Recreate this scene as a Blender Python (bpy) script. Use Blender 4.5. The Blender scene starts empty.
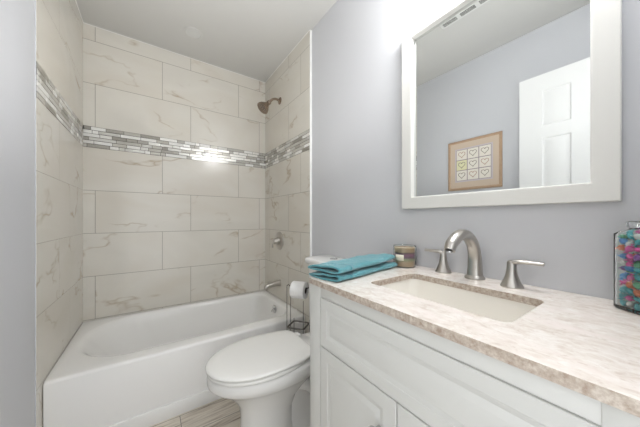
import bpy, bmesh, math, random
from mathutils import Vector, Matrix
random.seed(7)
S = bpy.context.scene
COL = S.collection
PI = math.pi
# ------------------------------------------------------------------ camera
cam_d = bpy.data.cameras.new('camera'); cam = bpy.data.objects.new('camera', cam_d); COL.objects.link(cam)
cam.location = (0.3937, -2.3621, 1.093)
cam.rotation_euler = (PI/2, 0, -0.6032)
cam_d.sensor_width = 36; cam_d.lens = 245.26/640*36; cam_d.shift_y = 0.0078
cam_d.clip_start = 0.02
S.camera = cam
# ------------------------------------------------------------------ world, exposure, light
S.view_settings.view_transform = 'Standard'; S.view_settings.look = 'None'
S.view_settings.exposure = 0.40; S.view_settings.gamma = 1.0; S.view_settings.use_curve_mapping = False
w = bpy.data.worlds.new('world'); S.world = w; w.use_nodes = True
w.node_tree.nodes['Background'].inputs[0].default_value = (0.95, 0.97, 1.0, 1)
w.node_tree.nodes['Background'].inputs[1].default_value = 1.0

def area_light(name, loc, rot, sx, sy, power, color):
    d = bpy.data.lights.new(name, 'AREA'); d.shape = 'RECTANGLE'; d.size = sx; d.size_y = sy
    d.energy = power; d.color = color
    o = bpy.data.objects.new(name, d); COL.objects.link(o); o.location = loc; o.rotation_euler = rot
    return o
DOORWAY_POWER = 2.9
area_light('doorway_fill', (0.45, -2.60, 1.15), (PI/2, 0, 0), 0.74, 1.9, DOORWAY_POWER, (0.94, 0.97, 1.0))  # added fill light in the doorway, standing in for unseen hallway light
BOUNCE_POWER = 3.6      # unseen fill light added to bounce off the ceiling and even the brightness
bf = area_light('bounce_fill', (0.62, -1.25, 1.05), (PI-math.radians(4), 0, 0), 0.6, 0.7, BOUNCE_POWER, (1.0, 1.0, 1.0))
bf.data.spread = math.radians(125)
VANITY_EMIT = 52.0

# ------------------------------------------------------------------ materials
def lin(c):
    return tuple(((v/255)/12.92 if v/255 <= .04045 else ((v/255+.055)/1.055)**2.4) for v in c) + (1,)
def mat(name, rgb, rough=.5, metal=0.0, spec=.5, **kw):
    m = bpy.data.materials.new(name); m.use_nodes = True
    b = m.node_tree.nodes['Principled BSDF']
    b.inputs['Base Color'].default_value = lin(rgb); b.inputs['Roughness'].default_value = rough
    b.inputs['Metallic'].default_value = metal; b.inputs['Specular IOR Level'].default_value = spec
    for k, v in kw.items(): b.inputs[k.replace('_', ' ')].default_value = v
    return m
class NT:
    def __init__(s, m): s.t = m.node_tree; s.b = s.t.nodes['Principled BSDF']
    def n(s, typ, **kw):
        x = s.t.nodes.new(typ)
        for k, v in kw.items(): setattr(x, k, v)
        return x
    def l(s, a, b): s.t.links.new(a, b)
    def m(s, op, a, b=None, c=None):
        x = s.n('ShaderNodeMath', operation=op)
        for i, v in enumerate((a, b, c)):
            if v is None: continue
            if isinstance(v, (int, float)): x.inputs[i].default_value = v
            else: s.l(v, x.inputs[i])
        return x.outputs[0]
    def noise(s, vec, scale, detail=2, rough=.5, dist=0):
        x = s.n('ShaderNodeTexNoise'); x.inputs['Scale'].default_value = scale; x.inputs['Detail'].default_value = detail
        x.inputs['Roughness'].default_value = rough; x.inputs['Distortion'].default_value = dist
        if vec is not None: s.l(vec, x.inputs['Vector'])
        return x.outputs[0]
    def ramp(s, f, pts, interp='LINEAR'):
        x = s.n('ShaderNodeValToRGB'); x.color_ramp.interpolation = interp
        e = x.color_ramp.elements
        while len(e) < len(pts): e.new(.5)
        for i, (p, c) in enumerate(pts):
            e[i].position = p; e[i].color = c if len(c) == 4 else lin(c)
        s.l(f, x.inputs[0]); return x.outputs[0]
    def mix(s, f, a, b):
        x = s.n('ShaderNodeMix', data_type='RGBA')
        for i, v in ((0, f), (6, a), (7, b)):
            if isinstance(v, (int, float)): x.inputs[i].default_value = v
            elif isinstance(v, tuple): x.inputs[i].default_value = v
            else: s.l(v, x.inputs[i])
        return x.outputs[2]
    def bump(s, h, strength=.2, dist=.002):
        x = s.n('ShaderNodeBump'); x.inputs['Strength'].default_value = strength; x.inputs['Distance'].default_value = dist
        s.l(h, x.inputs['Height']); s.l(x.outputs[0], s.b.inputs['Normal'])
def painted(name, rgb, rough=.6, bs=.08, scale=260):
    m = mat(name, rgb, rough); t = NT(m); c = t.n('ShaderNodeTexCoord').outputs['Object']
    h = t.noise(c, scale, 3)
    t.bump(h, bs, .001)
    f = t.noise(c, 2.0, 2)
    a = lin(rgb); b = tuple(min(1, v*1.03) for v in a[:3])+(1,)
    t.l(t.mix(f, a, b), t.b.inputs['Base Color'])
    return m
M = {}
M['wall'] = painted('wall_paint', (203, 204, 207), .62)
M['ceiling'] = painted('ceiling_paint', (200, 199, 195), .75)
M['white_paint'] = painted('white_cabinet_paint', (212, 212, 208), .35, .02)
M['door_paint'] = painted('white_door_paint', (238, 238, 236), .4, .02)
M['frame_white'] = painted('white_frame_paint', (222, 221, 216), .35, .03)
M['tub'] = mat('tub_enamel', (240, 239, 236), .13)
M['porcelain'] = mat('porcelain', (232, 231, 228), .09)
M['seat_plastic'] = mat('seat_plastic', (236, 235, 231), .22)
M['basin'] = mat('basin_biscuit', (244, 240, 232), .15)
M['nickel'] = mat('brushed_nickel', (192, 188, 182), .28, 1.0)
M['nickel_dark'] = mat('warm_nickel', (160, 144, 130), .27, 1.0)
M['chrome'] = mat('chrome', (205, 205, 205), .12, 1.0)
M['wire'] = mat('dark_chrome_wire', (130, 126, 122), .25, 1.0)
M['mirror'] = mat('mirror_glass', (214, 216, 215), .0, 1.0)
M['paper'] = painted('tissue_paper', (240, 239, 237), .9, .3, 120)
M['cardboard'] = mat('cardboard_core', (60, 48, 40), .9)
M['caulk'] = mat('white_caulk', (228, 227, 222), .5)
M['edge_trim'] = mat('white_edge_trim', (238, 238, 235), .35)
M['dark'] = mat('vent_slot_shade', (104, 104, 100), .8)  # grey that paints the shade inside the vent slots
M['light_off'] = mat('frosted_lens', (205, 205, 202), .4)

def tile_mat(name, axis, offB):
    m = mat(name, (205, 200, 188), .16); t = NT(m)
    sep = t.n('ShaderNodeSeparateXYZ'); co = t.n('ShaderNodeTexCoord').outputs['Object']; t.l(co, sep.inputs[0])
    u = sep.outputs[axis]; z = sep.outputs[2]
    R, Wt = .3065, .61
    above = t.m('GREATER_THAN', z, 1.68)
    zz = t.m('SUBTRACT', t.m('SUBTRACT', z, 1.5997), t.m('MULTIPLY', above, .1485))
    rr = t.m('DIVIDE', zz, R); row = t.m('FLOOR', rr); fz = t.m('FRACT', rr)
    par = t.m('FLOORED_MODULO', row, 2.0)            # row -1 (below band) -> 1 : type A ; row 0 -> type B
    off = t.m('ADD', t.m('MULTIPLY', par, .405), offB)
    uu = t.m('DIVIDE', t.m('SUBTRACT', u, off), Wt); col = t.m('FLOOR', uu); fu = t.m('FRACT', uu)
    du = t.m('MULTIPLY', t.m('MINIMUM', fu, t.m('SUBTRACT', 1.0, fu)), Wt)
    dz = t.m('MULTIPLY', t.m('MINIMUM', fz, t.m('SUBTRACT', 1.0, fz)), R)
    d = t.m('MINIMUM', du, dz)
    mr = t.n('ShaderNodeMapRange'); mr.inputs[1].default_value = .0009; mr.inputs[2].default_value = .0019
    t.l(d, mr.inputs[0]); tilef = mr.outputs[0]
    # per tile offset
    cb = t.n('ShaderNodeCombineXYZ'); t.l(col, cb.inputs[0]); t.l(row, cb.inputs[1]); cb.inputs[2].default_value = axis*3.7
    wn = t.n('ShaderNodeTexWhiteNoise'); t.l(cb.outputs[0], wn.inputs['Vector'])
    va = t.n('ShaderNodeVectorMath', operation='MULTIPLY_ADD'); t.l(wn.outputs['Color'], va.inputs[0])
    va.inputs[1].default_value = (9, 9, 9); t.l(co, va.inputs[2])
    mp = t.n('ShaderNodeMapping'); mp.inputs['Rotation'].default_value = (.5, .75, .4); mp.inputs['Scale'].default_value = (.8, .8, 1.5)
    t.l(va.outputs[0], mp.inputs['Vector']); v = mp.outputs[0]
    n1 = t.noise(v, 2.0, 4, .52, .25)
    vein = t.m('ABSOLUTE', t.m('SUBTRACT', n1, .5))
    vf = t.ramp(vein, [(0.0, (1, 1, 1, 1)), (.005, (.5, .5, .5, 1)), (.018, (0, 0, 0, 1))])
    mask = t.ramp(t.noise(v, 4.3, 2), [(.46, (0, 0, 0, 1)), (.62, (1, 1, 1, 1))])
    vv = t.m('MULTIPLY', vf, mask)
    soft = t.ramp(t.noise(v, 1.7, 3, .5, .8), [(.35, (214, 208, 196)), (.55, (219, 215, 205)), (.75, (212, 208, 198))])
    n3 = t.noise(v, 9, 4)
    c1 = t.mix(t.m('MULTIPLY', n3, .22), soft, lin((214, 211, 204)))
    c2 = t.mix(t.m('MULTIPLY', vv, .62), c1, lin((160, 136, 100)))
    c3 = t.mix(tilef, lin((134, 127, 114)), c2)
    t.l(c3, t.b.inputs['Base Color'])
    rgh = t.m('SUBTRACT', .75, t.m('MULTIPLY', tilef, .56)); t.l(rgh, t.b.inputs['Roughness'])
    t.bump(tilef, .5, .0012)
    return m
M['tile_back'] = tile_mat('marble_tile_back', 0, .064)
M['tile_left'] = tile_mat('marble_tile_left', 1, -.334)
M['tile_right'] = tile_mat('marble_tile_right', 1, -.51)

def mosaic_mat():
    m = mat('mosaic_sticks', (190, 188, 182), .12); t = NT(m)
    r = t.n('ShaderNodeNewGeometry').outputs['Random Per Island']
    c = t.ramp(r, [(0, (236, 235, 231)), (.26, (206, 204, 197)), (.44, (176, 173, 164)), (.58, (226, 224, 218)), (.76, (150, 146, 135)), (.86, (190, 186, 176))], 'CONSTANT')
    co = t.n('ShaderNodeTexCoord').outputs['Object']
    c = t.mix(t.m('MULTIPLY', t.noise(co, 60, 3), .3), c, lin((225, 223, 218)))
    t.l(c, t.b.inputs['Base Color'])
    q = t.ramp(r, [(0, (.0, .0, .0, 1)), (.22, (.5, .5, .5, 1)), (.42, (.1, .1, .1, 1)), (.58, (.6, .6, .6, 1)), (.8, (.2, .2, .2, 1))], 'CONSTANT')
    t.l(t.m('MULTIPLY', q, .6), t.b.inputs['Metallic'])
    t.l(t.m('ADD', t.m('MULTIPLY', q, .35), .08), t.b.inputs['Roughness'])
    t.bump(t.noise(co, 90, 2), .25, .002)
    return m
M['mosaic'] = mosaic_mat()
M['grout'] = mat('mosaic_grout', (84, 80, 74), .85)

def stone_mat():
    m = mat('speckled_quartz', (226, 216, 204), .2); t = NT(m)
    co = t.n('ShaderNodeTexCoord').outputs['Object']
    mp = t.n('ShaderNodeMapping'); mp.inputs['Scale'].default_value = (2.0, 1.2, 2.0); mp.inputs['Rotation'].default_value = (0, 0, .25)
    t.l(co, mp.inputs['Vector']); v = mp.outputs[0]
    n1 = t.noise(v, 24, 6, .68, .5); n2 = t.noise(v, 60, 5, .7); n3 = t.noise(v, 6, 4, .6, .5)
    c = t.ramp(n1, [(.3, (208, 194, 182)), (.45, (226, 217, 208)), (.58, (236, 230, 223)), (.75, (243, 240, 236))])
    c = t.mix(t.ramp(n3, [(.5, (0, 0, 0, 1)), (.7, (1, 1, 1, 1))]), c, lin((236, 226, 220)))
    f = t.ramp(n2, [(.58, (0, 0, 0, 1)), (.72, (1, 1, 1, 1))])
    c = t.mix(t.m('MULTIPLY', f, .5), c, lin((176, 152, 132)))
    t.l(c, t.b.inputs['Base Color'])
    return m
M['stone'] = stone_mat()
def stone_edge():
    m = mat('unpolished_stone_edge', (176, 160, 146), .6); t = NT(m); co = t.n('ShaderNodeTexCoord').outputs['Object']
    n = t.noise(co, 90, 5, .7)
    t.l(t.ramp(n, [(.35, (164, 144, 128)), (.5, (188, 174, 160)), (.65, (212, 202, 190))]), t.b.inputs['Base Color'])
    t.bump(n, .6, .003); return m
M['stone_edge'] = stone_edge()

def floor_mat():
    m = mat('wood_look_plank', (170, 155, 138), .35); t = NT(m)
    co = t.n('ShaderNodeTexCoord').outputs['Object']; sep = t.n('ShaderNodeSeparateXYZ'); t.l(co, sep.inputs[0])
    x, y = sep.outputs[0], sep.outputs[1]
    PW, PL = .152, .91
    ry = t.m('DIVIDE', t.m('ADD', y, .803), PW); row = t.m('FLOOR', ry); fy = t.m('FRACT', ry)
    ux = t.m('DIVIDE', t.m('SUBTRACT', t.m('SUBTRACT', x, .525), t.m('MULTIPLY', t.m('ADD', row, 1), .33)), PL); fx = t.m('FRACT', ux); cx = t.m('FLOOR', ux)
    d = t.m('MINIMUM', t.m('MULTIPLY', t.m('MINIMUM', fy, t.m('SUBTRACT', 1, fy)), PW), t.m('MULTIPLY', t.m('MINIMUM', fx, t.m('SUBTRACT', 1, fx)), PL))
    g = t.n('ShaderNodeMapRange'); g.inputs[1].default_value = .0008; g.inputs[2].default_value = .0018; t.l(d, g.inputs[0])
    cb = t.n('ShaderNodeCombineXYZ'); t.l(cx, cb.inputs[0]); t.l(row, cb.inputs[1])
    wn = t.n('ShaderNodeTexWhiteNoise'); t.l(cb.outputs[0], wn.inputs['Vector'])
    va = t.n('ShaderNodeVectorMath', operation='MULTIPLY_ADD'); t.l(wn.outputs['Color'], va.inputs[0]); va.inputs[1].default_value = (5, 5, 5); t.l(co, va.inputs[2])
    mp = t.n('ShaderNodeMapping'); mp.inputs['Scale'].default_value = (1.4, 22, 1); t.l(va.outputs[0], mp.inputs['Vector'])
    n = t.noise(mp.outputs[0], 2.2, 6, .6, .4)
    c = t.ramp(n, [(.32, (140, 126, 112)), (.42, (200, 189, 174)), (.54, (228, 220, 206)), (.66, (190, 178, 164)), (.8, (234, 226, 214))])
    c = t.mix(g.outputs[0], lin((88, 80, 72)), c)
    t.l(c, t.b.inputs['Base Color'])
    t.bump(n, .15, .001)
    return m
M['floor'] = floor_mat()

def terry(name, rgb):
    m = mat(name, rgb, .95, Sheen_Weight=.5); t = NT(m)
    co = t.n('ShaderNodeTexCoord').outputs['Object']
    n = t.noise(co, 380, 2); n2 = t.noise(co, 40, 3)
    a = lin(rgb); lo = tuple(v*.72 for v in a[:3])+(1,); hi = tuple(min(1, v*1.35) for v in a[:3])+(1,)
    t.l(t.mix(t.m('ADD', t.m('MULTIPLY', n, .5), t.m('MULTIPLY', n2, .5)), lo, hi), t.b.inputs['Base Color'])
    t.bump(n, .9, .004)
    return m
M['towel'] = terry('teal_terry', (70, 148, 158))
M['towel_hem'] = terry('teal_hem_band', (62, 138, 150))
def wood_mat(name, a, b):
    m = mat(name, a, .45); t = NT(m); co = t.n('ShaderNodeTexCoord').outputs['Object']
    n = t.noise(co, 30, 4); t.l(t.mix(n, lin(a), lin(b)), t.b.inputs['Base Color']); return m
M['pic_wood'] = wood_mat('honey_wood', (192, 164, 136), (168, 138, 110))
M['mat_board'] = mat('tan_mat_board', (205, 186, 166), .8)
M['inner_mat'] = mat('lavender_grey_paper', (196, 188, 190), .8)
M['cell_a'] = mat('cream_square', (232, 226, 214), .8)
M['cell_b'] = mat('yellow_square', (226, 222, 180), .8)
M['cell_line'] = mat('plum_grid_line', (140, 128, 140), .8)
M['heart_line'] = mat('grey_heart_line', (132, 124, 122), .8)
M['heart_rose'] = mat('rose_heart_line', (176, 140, 128), .8)
def glass_mat(name, rgb, ior=1.45, rough=.0):
    m = mat(name, rgb, rough); b = m.node_tree.nodes['Principled BSDF']
    b.inputs['Transmission Weight'].default_value = 1.0; b.inputs['IOR'].default_value = ior
    return m
M['glass'] = glass_mat('clear_glass', (249, 253, 251))
M['bulb'] = mat('lit_frosted_glass', (255, 255, 255), .4)
bb = M['bulb'].node_tree.nodes['Principled BSDF']; bb.inputs['Emission Color'].default_value = (.985, .99, 1, 1); bb.inputs['Emission Strength'].default_value = VANITY_EMIT
def candle_mat():
    m = mat('layered_wax', (190, 160, 130), .3); t = NT(m)
    co = t.n('ShaderNodeTexCoord').outputs['Object']; sep = t.n('ShaderNodeSeparateXYZ'); t.l(co, sep.inputs[0])
    z = t.m('DIVIDE', t.m('ADD', sep.outputs[2], t.m('MULTIPLY', t.noise(co, 20, 2), .006)), .09)
    c = t.ramp(z, [(0, (205, 170, 140)), (.28, (206, 176, 144)), (.42, (170, 180, 140)), (.5, (136, 104, 124)), (.62, (160, 110, 140)), (.72, (120, 96, 92)), (.76, (188, 160, 128)), (.96, (196, 168, 134))])
    t.l(c, t.b.inputs['Base Color']); return m
M['wax'] = candle_mat()
M['label_paper'] = mat('cream_label_paper', (226, 220, 200), .7)
M['lid_metal'] = mat('candle_rim', (120, 110, 100), .3, 1.0)

# ------------------------------------------------------------------ mesh helpers
def obj(name, bm, m, parent=None, smooth=True, angle=35):
    me = bpy.data.meshes.new(name)
    bmesh.ops.recalc_face_normals(bm, faces=bm.faces)
    bm.to_mesh(me); bm.free()
    for mm in (m if isinstance(m, (list, tuple)) else [m]): me.materials.append(mm)
    o = bpy.data.objects.new(name, me); COL.objects.link(o)
    if smooth:
        for p in me.polygons: p.use_smooth = True
        try: me.set_sharp_from_angle(angle=math.radians(angle))
        except Exception: pass
    if parent: o.parent = parent
    return o
def tag(o, label, cat, group=None):
    o['label'] = label; o['category'] = cat
    if group: o['group'] = group
    return o
def thing(name, label, cat, loc=(0, 0, 0), rz=0, group=None):
    o = bpy.data.objects.new(name, None); COL.objects.link(o); o.location = loc; o.rotation_euler = (0, 0, rz)
    o.empty_display_size = .05
    return tag(o, label, cat, group)
def struct(name, bm, m, parent=None, smooth=False):
    o = obj(name, bm, m, parent, smooth)
    if parent is None: o['kind'] = 'structure'
    return o
def box(bm, x0, x1, y0, y1, z0, z1, bev=0, seg=2, mi=0):
    b2 = bmesh.new(); bmesh.ops.create_cube(b2, size=1)
    for v in b2.verts: v.co = Vector(((x0+x1)/2+v.co.x*(x1-x0), (y0+y1)/2+v.co.y*(y1-y0), (z0+z1)/2+v.co.z*(z1-z0)))
    if bev: bmesh.ops.bevel(b2, geom=list(b2.edges)+list(b2.verts), offset=bev, segments=seg, affect='EDGES', profile=.5)
    for f in b2.faces: f.material_index = mi
    join(bm, b2); return bm
def join(bm, b2, mtx=None):
    me = bpy.data.meshes.new('tmp'); b2.to_mesh(me); b2.free()
    if mtx: me.transform(mtx)
    bm.from_mesh(me); bpy.data.meshes.remove(me)
def BX(*a, **k): return box(bmesh.new(), *a, **k)
def tube(bm, pts, rad, n=12, cap=True, closed=False, flat=None):
    pts = [Vector(p) for p in pts]; N = len(pts)
    rs = rad if isinstance(rad, (list, tuple)) else [rad]*N
    rings = []; up = None
    for i, p in enumerate(pts):
        a = pts[(i-1) % N] if (closed or i > 0) else p; b = pts[(i+1) % N] if (closed or i < N-1) else p
        t = (b-a).normalized()
        if up is None: up = Vector((0, 0, 1)) if abs(t.z) < .9 else Vector((1, 0, 0))
        s = t.cross(up).normalized(); u = s.cross(t).normalized(); up = u
        ra, rb = (rs[i], rs[i]) if not isinstance(rs[i], tuple) else rs[i]
        rings.append([bm.verts.new(p+s*ra*math.cos(2*PI*k/n)+u*rb*math.sin(2*PI*k/n)) for k in range(n)])
    M_ = N if closed else N-1
    for i in range(M_):
        r0, r1 = rings[i], rings[(i+1) % N]
        for k in range(n): bm.faces.new((r0[k], r0[(k+1) % n], r1[(k+1) % n], r1[k]))
    if cap and not closed: bm.faces.new(rings[0]); bm.faces.new(rings[-1])
    return bm
def lathe(bm, prof, c=(0, 0, 0), axis='z', n=32, cap=True):
    """prof: (r, h) pairs along the axis"""
    rings = []
    for r, h in prof:
        ring = []
        for k in range(n):
            a = 2*PI*k/n; p = (r*math.cos(a), r*math.sin(a), h)
            if axis == 'x': p = (p[2], p[0], p[1])
            if axis == '-x': p = (-p[2], p[0], p[1])
            if axis == 'y': p = (p[0], p[2], p[1])
            ring.append(bm.verts.new(Vector(c)+Vector(p)))
        rings.append(ring)
    for a, b in zip(rings, rings[1:]):
        for k in range(n): bm.faces.new((a[k], a[(k+1) % n], b[(k+1) % n], b[k]))
    if cap: bm.faces.new(rings[0]); bm.faces.new(rings[-1])
    return bm
def loft(bm, loops, cap0=True, cap1=True):
    rs = [[bm.verts.new(p) for p in L] for L in loops]; n = len(rs[0])
    for a, b in zip(rs, rs[1:]):
        for k in range(n): bm.faces.new((a[k], a[(k+1) % n], b[(k+1) % n], b[k]))
    if cap0: bm.faces.new(rs[0])
    if cap1: bm.faces.new(rs[-1])
    return bm
def rrect(x0, x1, y0, y1, r, z, seg=8):
    """rounded rectangle; r one radius or (x1y1, x0y1, x0y0, x1y0)"""
    if not isinstance(r, (tuple, list)): r = (r,)*4
    out = []
    for i, (cx, cy, a0) in enumerate(((x1, y1, 0), (x0, y1, PI/2), (x0, y0, PI), (x1, y0, 1.5*PI))):
        q = r[i]; sx = -1 if cx == x1 else 1; sy = -1 if cy == y1 else 1
        for k in range(seg+1):
            a = a0+PI/2*k/seg
            out.append(Vector((cx+sx*q+q*math.cos(a), cy+sy*q+q*math.sin(a), z)))
    return out
def bez(p, n=12):
    """Catmull-Rom through points"""
    P = [Vector(a) for a in p]; P = [2*P[0]-P[1]]+P+[2*P[-1]-P[-2]]; out = []
    for i in range(1, len(P)-2):
        for k in range(n):
            t = k/n; a, b, c, d = P[i-1:i+3]
            out.append(.5*((2*b)+(c-a)*t+(2*a-5*b+4*c-d)*t*t+(3*b-a-3*c+d)*t**3))
    out.append(P[-2]); return out
def lerp_list(vals, n):
    out = []
    for i in range(n):
        t = i/(n-1)*(len(vals)-1); k = min(int(t), len(vals)-2); f = t-k; f = f*f*(3-2*f)
        out.append(vals[k]*(1-f)+vals[k+1]*f)
    return out
def copy_tree(o, parent=None):
    c = o.copy(); COL.objects.link(c)
    if parent: c.parent = parent
    for ch in [x for x in o.children]: copy_tree(ch, c)
    return c

# ------------------------------------------------------------------ the room
W, H = 1.347, 2.469
WR, WL = 1.362, -.004          # painted wall planes
TE = -.847                     # where the tiling ends
YR = -2.43                     # rear wall
struct('floor', BX(WL-.1, WR+.1, -2.80, .1, -.08, 0), M['floor'])
struct('ceiling', BX(WL-.1, WR+.1, -2.80, .1, H, H+.08), M['ceiling'])
wb = struct('wall_back', BX(WL-.1, WR+.1, .01, .1, 0, H), M['wall'])
wl = struct('wall_left', BX(WL-.1, WL, -2.62, .01, 0, H), M['wall'])
wr = struct('wall_right', BX(WR, WR+.1, -2.62, .01, 0, H), M['wall'])
bm = BX(WL, .04, -2.62, YR, 0, H); box(bm, .86, WR, -2.62, YR, 0, H); box(bm, .04, .86, -2.62, YR, 2.12, H)
struct('wall_rear', bm, M['wall'])
ZB0, ZB1 = 1.5997, 1.7482
def tiles(name, par, plane, m):
    bm = bmesh.new()
    for z0, z1 in ((0.0, ZB0), (ZB1, H)):
        if plane == 'back': box(bm, WL, WR, 0, .01, z0, z1)
        if plane == 'left': box(bm, WL, 0, TE, 0, z0, z1, )
        if plane == 'right': box(bm, W, WR, TE, 0, z0, z1)
    o = obj('tile_surround', bm, m, par, smooth=False)
    # mosaic band: six courses of little stone and glass sticks on dark grout
    bm = bmesh.new(); rnd = random.Random(name)
    def put(u0, u1, z0, z1, d0, d1, mi, bev=0):
        if plane == 'back': box(bm, u0, u1, -d1, -d0, z0, z1, bev, 1, mi)
        if plane == 'left': box(bm, d0, d1, u0, u1, z0, z1, bev, 1, mi)
        if plane == 'right': box(bm, W-d1, W-d0, u0, u1, z0, z1, bev, 1, mi)
    U0, U1 = (0, W) if plane == 'back' else (TE, 0)
    put(U0, U1, ZB0, ZB1, -.008, -.0006, 1)
    p = (ZB1-ZB0)/6
    for r in range(6):
        u = U0+.001-rnd.random()*.05
        while u < U1-.004:
            L = rnd.choice((.032, .05, .065, .08, .1, .12, .15))
            a, b = max(u, U0+.001), min(u+L, U1-.001)
            if b-a > .006: put(a, b, ZB0+r*p+.0016, ZB0+(r+1)*p-.0016, -.001, .0012+rnd.random()*.0012, 0, .0008)
            u += L+.0028
    obj('mosaic_band', bm, [M['mosaic'], M['grout']], par, smooth=False)
tiles('a', wb, 'back', M['tile_back']); tiles('b', wl, 'left', M['tile_left']); tiles('c', wr, 'right', M['tile_right'])
# white edge strips where the tile stops
struct('trim_1', BX(W-.001, WR, TE-.006, TE, 0, H-.001, .001), M['edge_trim'])
struct('trim_2', BX(WL, -.001, TE-.003, TE, 0, H-.001), M['wall'])
# caulk line at the ceiling over the tub
bm = BX(0, W, -.006, 0, H-.004, H); box(bm, 0, .004, TE, 0, H-.004, H); box(bm, W-.004, W, TE, 0, H-.004, H)
struct('trim_3', bm, M['caulk'])

# ------------------------------------------------------------------ bathtub
tub = thing('bathtub', 'white alcove bathtub with a plain flat apron, under the marble-tiled walls', 'bathtub', (0, 0, 0))
g = .002; X0, X1, Y0, Y1, ZT = g, W-g, -.783, -g, .369
loops = [rrect(X0, X1, Y0, Y1, .004, .0, 12), rrect(X0, X1, Y0, Y1, .004, ZT-.016, 12),
         rrect(X0, X1, Y0+.002, Y1, .005, ZT-.008, 12), rrect(X0, X1, Y0+.008, Y1, .008, ZT-.002, 12), rrect(X0+.004, X1-.004, Y0+.016, Y1-.004, .01, ZT, 12)]
oy0, oy1 = -.700, -.048
for xi, xe, yi, yb, zi, ra, rb in ((.040, 1.292, 0, 0, 0, .28, .12), (.052, 1.285, .009, .008, .002, .272, .116), (.066, 1.279, .017, .015, .009, .264, .112), (.082, 1.272, .024, .021, .024, .255, .108),
        (.110, 1.262, .033, .028, .058, .24, .104), (.160, 1.245, .048, .040, .14, .22, .10), (.225, 1.222, .068, .056, .23, .20, .095), (.26, 1.208, .082, .068, .262, .19, .09), (.31, 1.185, .108, .09, .286, .17, .085), (.37, 1.15, .145, .125, .298, .14, .07)):
    loops.append(rrect(xi, xe, oy0+yi, oy1-yb, (rb, ra, ra, rb), ZT-zi, 12))
obj('tub_shell', loft(bmesh.new(), loops, True, True), M['tub'], tub, angle=50)
bm = bmesh.new(); box(bm, X0, X1, Y0-.012, Y0+.001, 0, .076, .003)
obj('apron_base_strip', bm, M['tub'], tub)
bm = lathe(bmesh.new(), [(.033, 0), (.034, .004), (.03, .009), (.012, .011)], (1.262, -.425, .324), '-x', 28)
ov = obj('overflow_plate', bm, M['chrome'], tub)
obj('overflow_lever', tube(bmesh.new(), [(1.252, -.425, .329), (1.238, -.425, .324), (1.232, -.425, .309)], .004, 8), M['chrome'], ov)
obj('drain', lathe(bmesh.new(), [(.034, 0), (.034, .003), (.02, .004), (.018, .001)], (1.10, -.38, ZT-.298)), M['chrome'], tub)

# ------------------------------------------------------------------ tub fittings
sh = thing('wall_shower', 'bell-shaped brushed nickel shower head on a short curved arm, high on the right tiled wall', 'shower head', (W, -.345, 2.148))
obj('flange', lathe(bmesh.new(), [(.031, 0), (.031, .004), (.022, .009), (.013, .012)], (0, 0, 0), '-x', 28), M['nickel_dark'], sh)
armp = bez([(-.004, 0, 0), (-.04, 0, .006), (-.075, 0, -.008), (-.10, 0, -.040)], 8)
obj('shower_arm', tube(bmesh.new(), armp, .0105, 12), M['nickel_dark'], sh)
bm = lathe(bmesh.new(), [(.013, 0), (.019, .006), (.019, .018), (.015, .024), (.022, .038), (.035, .058), (.048, .078), (.054, .096), (.054, .102), (.05, .105), (.046, .103), (0.004, .101)], n=32)
hd = obj('shower_head', bm, M['nickel_dark'], sh); hd.location = (-.098, 0, -.034)
hd.rotation_euler = (0, PI+math.radians(42), 0)
nz = bmesh.new()
for r_, n_ in ((.012, 6), (.026, 12), (.039, 18)):
    for k in range(n_): lathe(nz, [(.0022, .1), (.0018, .106)], (r_*math.cos(2*PI*k/n_), r_*math.sin(2*PI*k/n_), 0), n=6)
obj('nozzles', nz, mat('grey_rubber', (90, 88, 86), .7), hd)
va = thing('shower_valve', 'round brushed nickel shower valve with a lever, on the tiled wall above the tub spout', 'shower valve', (W, -.337, .892))
obj('escutcheon', lathe(bmesh.new(), [(.082, 0), (.083, .004), (.079, .009), (.055, .013), (.05, .014)], (0, 0, 0), '-x', 40), M['nickel'], va)
obj('hub', lathe(bmesh.new(), [(.034, .012), (.033, .03), (.027, .036), (.024, .052), (.018, .058)], (0, 0, 0), '-x', 28), M['nickel'], va)
obj('lever', tube(bmesh.new(), bez([(-.046, 0, 0), (-.060, .003, -.014), (-.066, .008, -.036), (-.064, .012, -.056)], 5), lerp_list([.009, .008, .007, .0085], 16), 12), M['nickel'], va)
sp = thing('tub_spout', 'brushed nickel tub spout with a flared flange, low on the tiled wall', 'tub spout', (W, -.345, .517))
obj('flange', lathe(bmesh.new(), [(.031, 0), (.031, .006), (.024, .012)], (0, 0, 0), '-x', 28), M['nickel'], sp)
n = 17
obj('spout_body', tube(bmesh.new(), bez([(-.004, 0, 0), (-.05, 0, -.003), (-.10, 0, -.010), (-.125, 0, -.018), (-.131, 0, -.040)], 4), lerp_list([.026, .024, .023, .024, .021], n), 18), M['nickel'], sp)
obj('diverter_knob', lathe(bmesh.new(), [(.004, 0), (.004, .014), (.008, .016), (.008, .022), (.003, .024)], (-.108, 0, .008), 'z', 14), M['nickel'], sp)

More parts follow.
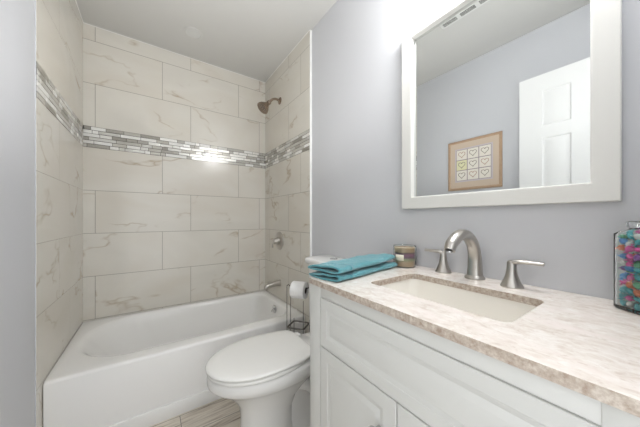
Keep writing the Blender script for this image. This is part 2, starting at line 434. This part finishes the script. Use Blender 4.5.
# ------------------------------------------------------------------ toilet
to = thing('toilet', 'white two-piece toilet with an elongated closed lid, between bathtub and vanity', 'toilet', (1.0, -1.204, 0))
def egg(xf, xb, hw, z, n=56, back=2.6, sq=2.0):
    """elongated outline: round front at xf, squarer back at xb"""
    cx = xf+min((xb-xf)*.5, .27); out = []
    for k in range(n):
        a = 2*PI*k/n; c, s = math.cos(a), math.sin(a)
        e = back if c > 0 else sq
        sc = (abs(c)**e+abs(s)**e)**(-1/e)
        rx = (xb-cx) if c > 0 else (cx-xf)
        out.append(Vector((cx+rx*c*sc-1.0, hw*s*sc, z)))
    return out
bm = loft(bmesh.new(), [egg(.715, 1.02, .112, 0, back=2.4), egg(.715, 1.02, .112, .012, back=2.4), egg(.728, 1.01, .102, .022, back=2.4), egg(.740, 1.0, .094, .08, back=2.3), egg(.742, 1.0, .093, .16, back=2.3),
    egg(.735, 1.02, .098, .215), egg(.705, 1.07, .116, .26), egg(.665, 1.12, .140, .30), egg(.628, 1.15, .163, .328), egg(.608, 1.165, .177, .343), egg(.598, 1.165, .181, .354), egg(.595, 1.165, .183, .364), egg(.595, 1.165, .183, .39), egg(.600, 1.165, .179, .399), egg(.608, 1.16, .174, .402)])
obj('bowl', bm, M['porcelain'], to, angle=60)
bm = loft(bmesh.new(), [rrect(-.10, .27, -.085, .085, .05, 0), rrect(-.10, .27, -.08, .08, .05, .02), rrect(-.10, .24, -.062, .062, .04, .06), rrect(-.10, .22, -.058, .058, .04, .2), rrect(-.10, .25, -.07, .07, .05, .28), rrect(-.05, .3, -.10, .10, .05, .37)])
obj('rear_base', bm, M['porcelain'], to, angle=60)
# trapway bulge on each side, one moulding of the bowl casting
for sgn in (-1, 1):
    pth = bez([(-.02, sgn*.045, .24), (.06, sgn*.06, .235), (.13, sgn*.06, .17), (.16, sgn*.06, .09), (.17, sgn*.06, .02)], 6)
    obj('trapway', tube(bmesh.new(), pth, lerp_list([.02, .035, .042, .04, .03], len(pth)), 16), M['porcelain'], to)
    obj('bolt_cap', lathe(bmesh.new(), [(.016, 0), (.016, .008), (.01, .018), (.002, .021)], (.09, sgn*.099, 0), n=16), M['porcelain'], to)
bm = loft(bmesh.new(), [egg(.600, 1.07, .179, .4025), egg(.594, 1.072, .183, .407), egg(.594, 1.072, .183, .415), egg(.600, 1.07, .179, .4185)])
obj('seat', bm, M['seat_plastic'], to, angle=60)
def lidloop(g_, z):
    # the lid narrows towards its hinges
    L = egg(.588+g_, 1.074-g_*.3, .183-g_, z, back=9)
    return [Vector((v.x, v.y*(1-.17*(max(0, v.x+.13)/.20)**1.5), v.z)) for v in L]
bm = loft(bmesh.new(), [lidloop(.010, .4205), lidloop(.002, .4235), lidloop(0, .429), lidloop(.003, .4345), lidloop(.012, .438), lidloop(.04, .4405), lidloop(.09, .4425)])
obj('lid', bm, M['seat_plastic'], to, angle=60)
for sgn in (-1, 1):
    obj('hinge', BX(.072, .098, sgn*.075-.022, sgn*.075+.022, .402, .434, .006), M['seat_plastic'], to)
# tank and its lid
xt0 = .180
bm = loft(bmesh.new(), [rrect(xt0+.025, .345, -.185, .125, .03, .402), rrect(xt0+.012, .352, -.19, .14, .035, .44), rrect(xt0+.006, .354, -.194, .142, .038, .80), rrect(xt0+.006, .354, -.194, .142, .038, .822)])
obj('tank', bm, M['porcelain'], to, angle=60)
obj('tank_neck', BX(.10, .34, -.15, .12, .34, .4015, .015), M['porcelain'], to)
xl0 = .160
bm = loft(bmesh.new(), [rrect(xl0+.008, .356, -.20, .146, .045, .8225), rrect(xl0, .358, -.206, .151, .05, .829), rrect(xl0, .358, -.206, .151, .05, .848), rrect(xl0+.006, .354, -.202, .147, .05, .854), rrect(xl0+.02, .345, -.187, .133, .045, .857)])
tl = obj('tank_lid', bm, M['porcelain'], to, angle=60)
bm = lathe(bmesh.new(), [(.024, 0), (.024, .004), (.021, .0055), (.019, .004)], (.268, -.030, .8565), n=28)
fb = obj('flush_button', bm, M['chrome'], tl)

# free-standing paper holder in the gap between tank and tub
ph = thing('toilet_paper_holder', 'dark chrome wire toilet paper stand between the bathtub and the toilet tank', 'toilet paper holder', (1.186, -.975, 0), math.radians(37))
HX, HY0, HY1 = .054, -.050, .062
for dx, dy, zt in ((-HX, HY0, .58), (-HX, HY1, .665), (HX, HY1, .42), (HX, HY0, .42), (0, HY1, .646)):
    obj('upright', tube(bmesh.new(), [(dx, dy, .006), (dx, dy, zt)], .0024 if zt != .665 else .0028, 8), M['wire'], ph)
obj('top_bar', tube(bmesh.new(), bez([(-HX, HY1, .664), (-HX*.6, HY1, .668), (-.015, HY1, .655), (0, HY1, .646)], 5), .0028, 8), M['wire'], ph)
obj('roll_arm', tube(bmesh.new(), bez([(0, HY1, .646), (0, .02, .646), (0, -.03, .646), (0, -.060, .646), (0, -.065, .654)], 4), .004, 8), M['wire'], ph)
for zr, rr_ in ((.006, .005), (.40, .0055)):
    obj('ring', tube(bmesh.new(), rrect(-HX, HX, HY0, HY1, .018, zr, 4), rr_, 8, closed=True), M['wire'], ph)
obj('base_plate', loft(bmesh.new(), [rrect(-HX, HX, HY0, HY1, .018, .002, 4), rrect(-HX, HX, HY0, HY1, .018, .006, 4)]), M['wire'], ph)
pr = thing('toilet_paper_roll', 'white toilet paper roll on the wire holder beside the toilet tank', 'toilet paper', (1.186, -.975, .646-.0165), math.radians(37))
rl = bmesh.new(); R1, R0, L = .054, .021, .046
lathe(rl, [(R0, -L), (R1-.003, -L), (R1, -L+.003), (R1, L-.003), (R1-.003, L), (R0, L), (R0, -L)], axis='y', n=48, cap=False)
obj('paper', rl, M['paper'], pr)
obj('core', lathe(bmesh.new(), [(R0-.001, -L+.001), (R0-.001, L-.001)], axis='y', n=32, cap=False), M['cardboard'], pr)

# ------------------------------------------------------------------ vanity
ym = -1.996
VX, VY0, VY1, VT = .862, -2.365, -1.620, .866
va_ = thing('vanity_cabinet', 'white two-door bathroom vanity cabinet with raised panels, under the stone countertop', 'cabinet', (1.1, -1.99, 0))
def P(bm, *a, **k): # world to cabinet-local box
    x0, x1, y0, y1, z0, z1 = a; return box(bm, x0-1.1, x1-1.1, y0+1.99, y1+1.99, z0, z1, **k)
bm = bmesh.new()
P(bm, VX+.001, WR-.001, VY1-.018, VY1, 0, VT)          # side next to the toilet
P(bm, VX+.001, WR-.001, VY0, VY0+.018, 0, VT)
P(bm, WR-.008, WR-.001, VY0+.018, VY1-.018, .1, VT)
P(bm, VX+.06, WR-.008, VY0+.018, VY1-.018, .1, .118)
P(bm, VX+.06, VX+.075, VY0+.018, VY1-.018, 0, .1)      # toe board
obj('body', bm, M['white_paint'], va_, smooth=False)
bm = bmesh.new()
P(bm, VX, VX+.02, VY1-.062, VY1, 0.0, VT, bev=.0015)
P(bm, VX+.004, VX+.02, VY0+.04, VY0+.07, .0, VT)
P(bm, VX, VX+.02, VY0, VY0+.0565, 0.0, VT, bev=.0015)
P(bm, VX+.001, VX+.02, VY0+.048, VY1-.062, .8305, VT, bev=.001)
P(bm, VX+.005, VX+.02, VY0+.048, VY1-.055, .64, .70)
P(bm, VX+.005, VX+.02, VY0+.048, VY1-.055, .81, .84)
P(bm, VX+.008, VX+.02, ym-.03, ym+.03, .09, .66)
P(bm, VX+.004, VX+.02, VY1-.08, VY1-.055, 0, VT)
P(bm, VX+.001, VX+.02, VY0+.048, VY1-.062, .085, .118, bev=.001)
obj('face_frame', bm, M['white_paint'], va_)
def raised_panel(y0, y1, z0, z1, t=.016, fr=.05, ogee=1):
    """panel front facing -x with a moulded frame and raised field, local coords"""
    bm = bmesh.new(); x = VX-1.1; y0 += 1.99; y1 += 1.99
    xs = x-.002
    def loop(i, xx): return [Vector((xx, y0+i, z0+i)), Vector((xx, y1-i, z0+i)), Vector((xx, y1-i, z1-i)), Vector((xx, y0+i, z1-i))]
    L = [loop(0, x+.012), loop(0, xs+.0015), loop(.0015, xs), loop(fr, xs), loop(fr+.002, xs+.0014), loop(fr+.006, xs+.0022), loop(fr+.011, xs+.0042), loop(fr+.013, xs+.0046),
         loop(fr+.016, xs+.0040), loop(fr+.027, xs+.0006), loop(fr+.0285, xs+.0004)]
    loft(bm, L); return bm
obj('drawer_front', raised_panel(VY0+.058, VY1-.067, .6705, .828, fr=.032), M['white_paint'], va_, angle=20)
knob = lathe(bmesh.new(), [(.006, 0), (.005, .012), (.009, .016), (.0135, .021), (.0135, .026), (.009, .029), (.002, .030)], axis='-x', n=20)
ym = -1.996
for i, (a, b, ky) in enumerate(((ym+.0015, VY1-.067, -1.945), (VY0+.058, ym-.0015, -2.047))):
    d = obj('door', raised_panel(a, b, .105, .6665, fr=.038), M['white_paint'], va_, angle=20)
    k = obj('knob', knob.copy(), M['chrome'], d); k.location = (VX-1.1-.002, ky+1.99, .575)
knob.free()

# countertop with a cut-out, one slab
CX0, CX1, CY0, CY1, CT, CB = .851, WR-.001, -2.40, -1.627, .886, .8665
hole = [(v.x, v.y) for v in rrect(.972, 1.212, -2.177, -1.797, .022, 0, 6)]
def slab(bm, outer, hole, zt, zb):
    ed = []
    for loop in (outer, hole):
        vs = [bm.verts.new((x, y, zt)) for x, y in loop]
        ed += [bm.edges.new((vs[i], vs[(i+1) % len(vs)])) for i in range(len(vs))]
    r = bmesh.ops.triangle_fill(bm, edges=ed, use_beauty=True)
    top = [f for f in bm.faces]
    ex = bmesh.ops.extrude_face_region(bm, geom=top)
    for v in [g_ for g_ in ex['geom'] if isinstance(g_, bmesh.types.BMVert)]: v.co.z = zb
    return bm
outer = [(v.x, v.y) for v in rrect(CX0, CX1, CY0, CY1, .004, 0, 3)]
ct = obj('countertop', slab(bmesh.new(), outer, hole, CT, CB), [M['stone'], M['stone_edge']], None, angle=30)
for p_ in ct.data.polygons:
    if abs(p_.normal.z) < .5: p_.material_index = 1
bv = ct.modifiers.new('bev', 'BEVEL'); bv.width = .0022; bv.segments = 2; bv.limit_method = 'ANGLE'; bv.angle_limit = math.radians(50)
tag(ct, 'beige and white speckled stone countertop with a rectangular sink cut-out, on the vanity', 'countertop')
sk = thing('sink_basin', 'cream rectangular undermount sink basin set below the stone countertop', 'sink', (1.092, -1.987, .75))
def SL(i, z, r=.03): return [Vector((v.x-1.092, v.y+1.987, v.z-.75)) for v in rrect(.968+i, 1.216-i, -2.181+i, -1.793-i, r, z, 6)]
bm = loft(bmesh.new(), [SL(-.016, .8655), SL(-.0, .8655), SL(.002, .85), SL(.006, .80), SL(.012, .758, .04), SL(.026, .738, .05), SL(.06, .731, .04)], False, True)
bk = loft(bm, [SL(-.016, .8655), SL(-.016, .85), SL(-.008, .75, .05), SL(.02, .722, .05), SL(.06, .718, .04)], False, True)
obj('bowl', bm, M['basin'], sk, angle=50)
obj('drain', lathe(bmesh.new(), [(.03, 0), (.03, .003), (.022, .004), (.02, .001)], (0, 0, .731-.75), n=28), M['nickel'], sk)

# faucet set
fa = thing('faucet', 'brushed nickel faucet with a high arc spout and two lever handles, behind the sink', 'faucet', (1.318, -1.966, CT))
pth = bez([(0, 0, .004), (.001, 0, .04), (-.001, 0, .080), (-.017, 0, .120), (-.058, 0, .150), (-.110, 0, .152), (-.152, 0, .131), (-.168, 0, .108)], 6)
rad = lerp_list([.0255, .0225, .0205, .0195, .0195, .0195, .0185, .0165], len(pth))
obj('spout', tube(bmesh.new(), pth, [(a*1.0, a*.9) for a in rad], 24), M['nickel'], fa)
obj('base_ring', lathe(bmesh.new(), [(.031, 0), (.0315, .003), (.029, .007), (.025, .012)], n=32), M['nickel'], fa)
obj('aerator', lathe(bmesh.new(), [(.0115, 0), (.0115, .004)], (-.1695, 0, .104), n=20), M['chrome'], fa)
def handle(x, y, d):
    bm = lathe(bmesh.new(), [(.0285, 0), (.029, .003), (.0265, .008), (.0215, .018), (.0165, .032), (.0135, .048), (.0122, .062), (.0118, .072), (.0095, .0785), (.004, .081)], n=32)
    h = obj('handle', bm, M['nickel'], fa); h.location = (x-1.318, y+1.966, 0)
    p = bez([(0, -.004*d, .068), (0, .010*d, .0765), (0, .033*d, .0785), (0, .058*d, .0785), (0, .074*d, .0785)], 4)
    obj('lever', tube(bmesh.new(), p, [(a, a*.62) for a in lerp_list([.010, .012, .011, .0095, .0095], len(p))], 16), M['nickel'], h)
    return h
handle(1.324, -1.852, 1)
handle(1.296, -2.079, -1)

# ------------------------------------------------------------------ mirror and vanity light
MYAW = .45
mi = thing('wall_mirror', 'large white framed rectangular mirror on the grey wall above the sink', 'mirror', (WR-.0022, -1.977, 1.52))
ya, yb, za, zb_ = -.309, .321, -.384, .412
fwid = .053
def frame_bm(y0, y1, z0, z1, prof):
    """prof: (inset, height off the wall) lofted round the rectangle"""
    def lp(i, hh): return [Vector((-hh, y0+i, z0+i)), Vector((-hh, y1-i, z0+i)), Vector((-hh, y1-i, z1-i)), Vector((-hh, y0+i, z1-i))]
    return loft(bmesh.new(), [lp(i, hh) for i, hh in prof], False, False)
obj('frame', frame_bm(ya, yb, za, zb_, [(0, .001), (0, .026), (.002, .028), (fwid-.007, .030), (fwid-.004, .029), (fwid-.002, .024), (fwid, .008)]), M['frame_white'], mi, angle=20)
mi.rotation_euler = (0, 0, math.radians(MYAW))
gl = obj('mirror_glass', BX(-.010, -.002, ya+fwid-.006, yb-fwid+.006, za+fwid-.006, zb_-fwid+.006), M['mirror'], mi, smooth=False)

vl = thing('vanity_light', 'lit three-globe vanity light above the mirror', 'wall lamp', (WR, -2.02, 2.16))
obj('back_plate', BX(-.022, -.001, -.27, .27, -.045, .045, .006), M['nickel'], vl)
for dy in (-.15, 0, .15):
    a = obj('arm', tube(bmesh.new(), bez([(-.02, dy, 0), (-.07, dy, .01), (-.135, dy, .0), (-.14, dy, -.02)], 4), .007, 10), M['nickel'], vl)
    obj('glass_shade', lathe(bmesh.new(), [(.018, -.02), (.03, -.03), (.045, -.05), (.052, -.08), (.048, -.105), (.03, -.122), (.006, -.128)], (-.14, dy, 0), n=24), M['bulb'], vl)

# ------------------------------------------------------------------ ceiling fittings
cl = thing('ceiling_light', 'flat round ceiling light, switched off, over the bathtub', 'ceiling light', (.652, -.33, H))
obj('trim_ring', lathe(bmesh.new(), [(.062, 0), (.062, -.004), (.05, -.007), (.048, -.004)], n=40), M['ceiling'], cl)
obj('lens', lathe(bmesh.new(), [(.048, -.001), (.048, -.005), (.03, -.006), (.002, -.006)], n=40), M['light_off'], cl)
cv = thing('ceiling_vent', 'white slotted ceiling vent cover seen in the mirror', 'vent', (.622, -1.60, H))
bm = loft(bmesh.new(), [rrect(-.075, .075, -.185, .185, .008, 0), rrect(-.075, .075, -.185, .185, .008, -.003), rrect(-.062, .062, -.172, .172, .006, -.014)], False, True)
cvb = obj('cover', bm, M['white_paint'], cv, angle=20)
bm = bmesh.new()
for gx in (-.03, .03):
    for gy in (-.115, 0, .115):
        box(bm, gx-.016, gx+.016, gy-.045, gy+.045, -.0152, -.0135)
obj('slot_shade', bm, M['dark'], cvb, smooth=False)  # grey plates on the cover, coloured as the shade in its slots
bm = bmesh.new()
for gx in (-.03, .03):
    for gy in (-.115, 0, .115):
        for k in range(3): box(bm, gx-.009+k*.009, gx-.0078+k*.009, gy-.045, gy+.045, -.0165, -.0145)
obj('louvre', bm, M['white_paint'], cvb, smooth=False)

# ------------------------------------------------------------------ what the mirror shows: door and picture on the left wall
dr = thing('open_door', 'white six-panel door standing open against the left wall, seen in the mirror', 'door', (.03, -2.412, 0))
T = .035; DH = 2.095
dw = .685
bm = bmesh.new()
cols = [(.124, .274), (.411, .561)]; rws = [(.20, .80), (.95, 1.655), (1.734, 1.983)]
# rails and stiles leaving openings
box(bm, 0, T, 0, .115, 0.012, DH); box(bm, 0, T, .561, dw, .012, DH); box(bm, 0, T, .274, .411, .012, DH)
zz = [0.012]+[v for r in rws for v in r]+[DH]
for i in range(0, len(zz), 2):
    for c0, c1 in cols: box(bm, 0, T, c0, c1, zz[i], zz[i+1])
slabd = obj('door_leaf', bm, M['door_paint'], dr, smooth=False)
for c0, c1 in cols:
    for r0, r1 in rws:
        def lp(i, xx): return [Vector((xx, c0+i, r0+i)), Vector((xx, c1-i, r0+i)), Vector((xx, c1-i, r1-i)), Vector((xx, c0+i, r1-i))]
        b2 = loft(bmesh.new(), [lp(0, .004), lp(0, T), lp(.004, T-.001), lp(.010, T-.006), (lp(.016, T-.0065)), lp(.036, T-.002), lp(.038, T-.0015)])
        obj('raised_panel', b2, M['door_paint'], dr, angle=20)
kb = obj('door_knob', lathe(bmesh.new(), [(.03, 0), (.03, .006), (.012, .01), (.011, .03), (.022, .038), (.026, .05), (.02, .062), (.004, .066)], (T, .63, .95), 'x', 24), M['nickel'], dr)
for z in (.25, 1.05, 1.85): obj('hinge', lathe(bmesh.new(), [(.006, 0), (.006, .09)], (T*.5, -.008, z), n=10), M['nickel'], dr)

px0, px1, pz0, pz1 = -1.600, -1.175, 1.347, 1.790
pc = thing('framed_picture', 'wood framed print of nine small hearts on the left wall, seen in the mirror', 'picture', (WL, (px0+px1)/2, (pz0+pz1)/2))
hw, hh = (px1-px0)/2, (pz1-pz0)/2
def fr2(prof):
    def lp(i, d): return [Vector((d, -hw+i, -hh+i)), Vector((d, hw-i, -hh+i)), Vector((d, hw-i, hh-i)), Vector((d, -hw+i, hh-i))]
    return loft(bmesh.new(), [lp(i, d) for i, d in prof], False, False)
obj('picture_frame', fr2([(0, .001), (0, .009), (.003, .0115), (.014, .0115), (.019, .0105), (.021, .0085)]), M['pic_wood'], pc, angle=20)
obj('mat_board', BX(.001, .0085, -hw+.019, hw-.019, -hh+.019, hh-.019), M['mat_board'], pc, smooth=False)
a = .138
pb = obj('print', BX(.0086, .0094, -a-.012, a+.012, -a-.012, a+.012), M['inner_mat'], pc, smooth=False)
bm = bmesh.new(); box(bm, .0095, .0099, -a, a, -a, a)
obj('grid', bm, M['cell_line'], pb, smooth=False)
c = 2*a/3
def heart_pts(s, cy, cz, x):
    out = []
    for k in range(28):
        t = 2*PI*k/28
        out.append((x, cy+s*(16*math.sin(t)**3)/17, cz+s*(13*math.cos(t)-5*math.cos(2*t)-2*math.cos(3*t)-math.cos(4*t))/17+s*.12))
    return out
for i in range(3):
    for j in range(3):
        cy, cz = (i-1)*c, (j-1)*c
        ce = obj('heart_square', BX(.0100, .0104, cy-c/2+.003, cy+c/2-.003, cz-c/2+.003, cz+c/2-.003), M['cell_b'] if (i, j) == (2, 1) else M['cell_a'], pb, smooth=False)
        obj('heart_outline', tube(bmesh.new(), heart_pts(.030, cy, cz, .0112), .0022, 6, closed=True), M['heart_rose'] if (i+j) % 3 == 1 else M['heart_line'], pb)

# ------------------------------------------------------------------ folded towels
TA = math.radians(9.8)
def towel(name, label, z, length, width, hf, hb, seed, off=(0, 0), rot=0, curl=0.0):
    """one folded towel: a thick soft sleeve, open at its near end so that the fold shows"""
    root = thing(name, label, 'towel', (.884+off[0], -1.757+off[1], z), TA+rot, 'folded teal towels on the vanity')
    nx, m = 34, 40
    def section(u, x, inset):
        out = []
        for k in range(m):
            a = 2*PI*k/m; c, s_ = math.cos(a), math.sin(a)
            e = 3.4; q = (abs(c)**e+abs(s_)**e)**(-1/e)
            v = .5+.5*c*q
            hh_ = (hf*(1-v)+hb*v)
            end = min(1, (1-u)/.03); end = math.sqrt(max(.02, 1-(1-end)**2))
            half = hh_/2*end-inset
            zc = hh_/2
            wy = width/2-inset*(1.0)
            top = s_ > 0
            wob = (.0016*math.sin(14*u+seed*1.7+3*v)+.0013*math.sin(27*u-11*v+seed)+.0008*math.sin(53*u+17*v)) if top else 0
            yy = width/2+c*q*wy+.0025*math.sin(11*u+seed)*(-c)
            zz_ = zc+s_*q*max(half, .0008)+wob+curl*max(0, (u-.55)/.45)**2*(1-.6*v)
            xx = x+.003*math.sin(7*v+seed)
            out.append(Vector((xx, yy, max(zz_, .0004))))
        return out
    us = [0, .004, .012]+[i/nx for i in range(1, nx+1)]
    outer = [section(u, u*length+(.0 if u > .001 else 0), .0012 if u == 0 else 0) for u in us]
    th = hf*.27
    inner = [section(u, u*length, t_) for u, t_ in ((0, th-.001), (.01, th), (.06, th), (.16, th+.001), (.22, th+.002))]
    bm = bmesh.new()
    loft(bm, list(reversed(outer))+inner, True, True)
    obj('terry_body', bm, M['towel'], root, angle=80)
    # flat woven band across the towel near its open end
    band = [section(u, u*length, -.0006) for u in (.155, .157, .205, .207)]
    band[0] = section(.155, .155*length, .0006); band[-1] = section(.207, .207*length, .0006)
    obj('hem_band', loft(bmesh.new(), band, False, False), M['towel_hem'], root, angle=80)
    return root
towel('folded_towel', 'lower of two stacked folded teal towels, lying on the countertop', CT+.0002, .372, .150, .0235, .016, 1)
towel('folded_towel', 'upper of two stacked folded teal towels, lying on the other towel', CT+.0262, .372, .147, .0255, .015, 4, (.002, .0), .015, .006)

# ------------------------------------------------------------------ candle
cd = thing('candle', 'short round striped candle in a glass tumbler, behind the folded towels', 'candle', (1.300, -1.694, CT))
obj('wax', lathe(bmesh.new(), [(.041, .004), (.043, .01), (.0435, .083), (.01, .081)], n=40), M['wax'], cd)
bm = lathe(bmesh.new(), [(.003, 0), (.044, 0), (.0475, .004), (.048, .088), (.0465, .090), (.0448, .088), (.0445, .010), (.042, .0035), (.003, .0035)], n=48)
obj('glass_tumbler', bm, M['glass'], cd)
obj('wick', tube(bmesh.new(), [(0, 0, .079), (.001, 0, .088)], .0012, 6), M['cardboard'], cd)
bm = bmesh.new(); th = [math.radians(168+k*4) for k in range(12)]
vs = [[bm.verts.new((.0484*math.cos(t_), .0484*math.sin(t_), z)) for t_ in th] for z in (.03, .055)]
for k in range(11): bm.faces.new((vs[0][k], vs[0][k+1], vs[1][k+1], vs[1][k]))
lb = obj('label_sticker', bm, M['label_paper'], cd); sm = lb.modifiers.new('s', 'SOLIDIFY'); sm.thickness = .0006

# ------------------------------------------------------------------ candy jar
JX, JY, JR = 1.292, -2.348, math.radians(-38)
jr = thing('candy_jar', 'square clear glass jar full of colourful wrapped candy, at the right end of the countertop', 'jar', (JX, JY, CT), JR)
JW = .052; JH = .180
def jl(i, z, r): return rrect(-JW+i, JW-i, -JW+i, JW-i, r, z, 6)
bm = loft(bmesh.new(), [jl(.004, 0, .008), jl(.0, .004, .010), jl(0, JH-.008, .010), jl(.006, JH-.001, .012), jl(.012, JH+.002, .016), jl(.014, JH+.006, .018),
      jl(.017, JH+.006, .018), jl(.0155, JH+.001, .016), jl(.0095, JH-.004, .012), jl(.0035, JH-.012, .009), jl(.0035, .010, .009), jl(.008, .007, .006)])
obj('jar_body', bm, M['glass'], jr, angle=50)
bm = loft(bmesh.new(), [jl(.0125, JH+.0065, .016), jl(.011, JH+.009, .016), jl(.011, JH+.018, .016), jl(.014, JH+.021, .016), jl(.03, JH+.022, .01)])
obj('lid', bm, M['glass'], jr, angle=50)
cols_ = {'pink': (226, 92, 170), 'teal': (70, 178, 190), 'purple': (140, 84, 170), 'white': (232, 232, 232), 'green': (96, 180, 140), 'orange': (232, 130, 90), 'blue': (90, 150, 210)}
protos = {}
def candy(color):
    bm = bmesh.new()
    pts = [(-.0125, 0, 0), (-.0095, 0, 0), (-.0072, 0, 0), (-.0055, 0, 0), (0, 0, 0), (.0055, 0, 0), (.0072, 0, 0), (.0095, 0, 0), (.0125, 0, 0)]
    tube(bm, pts, [(.0055, .001), (.0032, .001), (.0022, .0016), (.0058, .0052), (.0072, .0066), (.0058, .0052), (.0022, .0016), (.0032, .001), (.0055, .001)], 10)
    return obj('wrapped_candy', bm, mat('candy_wrap_'+color, cols_[color], .3), None)
rnd = random.Random(5)
def place_candy():
    spots = []
    step = .0152
    lim = JW-.0035-.0080
    zc = .019
    layer = 0
    while zc < JH-.010:
        nn = int(2*lim/step)
        for i in range(nn+1):
            for j in range(nn+1):
                if max(abs(i-nn/2), abs(j-nn/2)) < nn/2-1.01: continue    # core of the jar cannot be seen
                x = (-lim+2*lim*i/nn); y = (-lim+2*lim*j/nn)
                if abs(x) > lim*.98 and abs(y) > lim*.98: x *= .96; y *= .96
                spots.append((x*rnd.uniform(.94, 1.0), y*rnd.uniform(.94, 1.0), zc+rnd.uniform(-.003, .003)))
        zc += .0148; layer += 1
    return spots
names = list(cols_)
wts = [7, 5, 4, 4, 2, .5, 1]
for x, y, z in place_candy():
    cn = 'teal' if (z < .05 and rnd.random() < .35) else rnd.choices(names, wts)[0]
    if cn not in protos: o = protos[cn] = candy(cn)
    else: o = protos[cn].copy(); COL.objects.link(o)
    v = Matrix.Rotation(JR, 4, 'Z') @ Vector((x, y, 0))
    o.location = (JX+v.x, JY+v.y, CT+z)
    # lie along the glass it rests against
    o.scale = (rnd.uniform(.8, 1.1),)*3
    along = JR + (PI/2 if abs(x) > abs(y) else 0)
    o.rotation_euler = (rnd.uniform(-.6, .6), rnd.choice((0, 0, .9, -.9, 1.3)), along+rnd.uniform(-.25, .25)*0)
    tag(o, cn+' wrapped candy in the glass jar', 'candy', 'wrapped candies in the glass jar, '+cn)
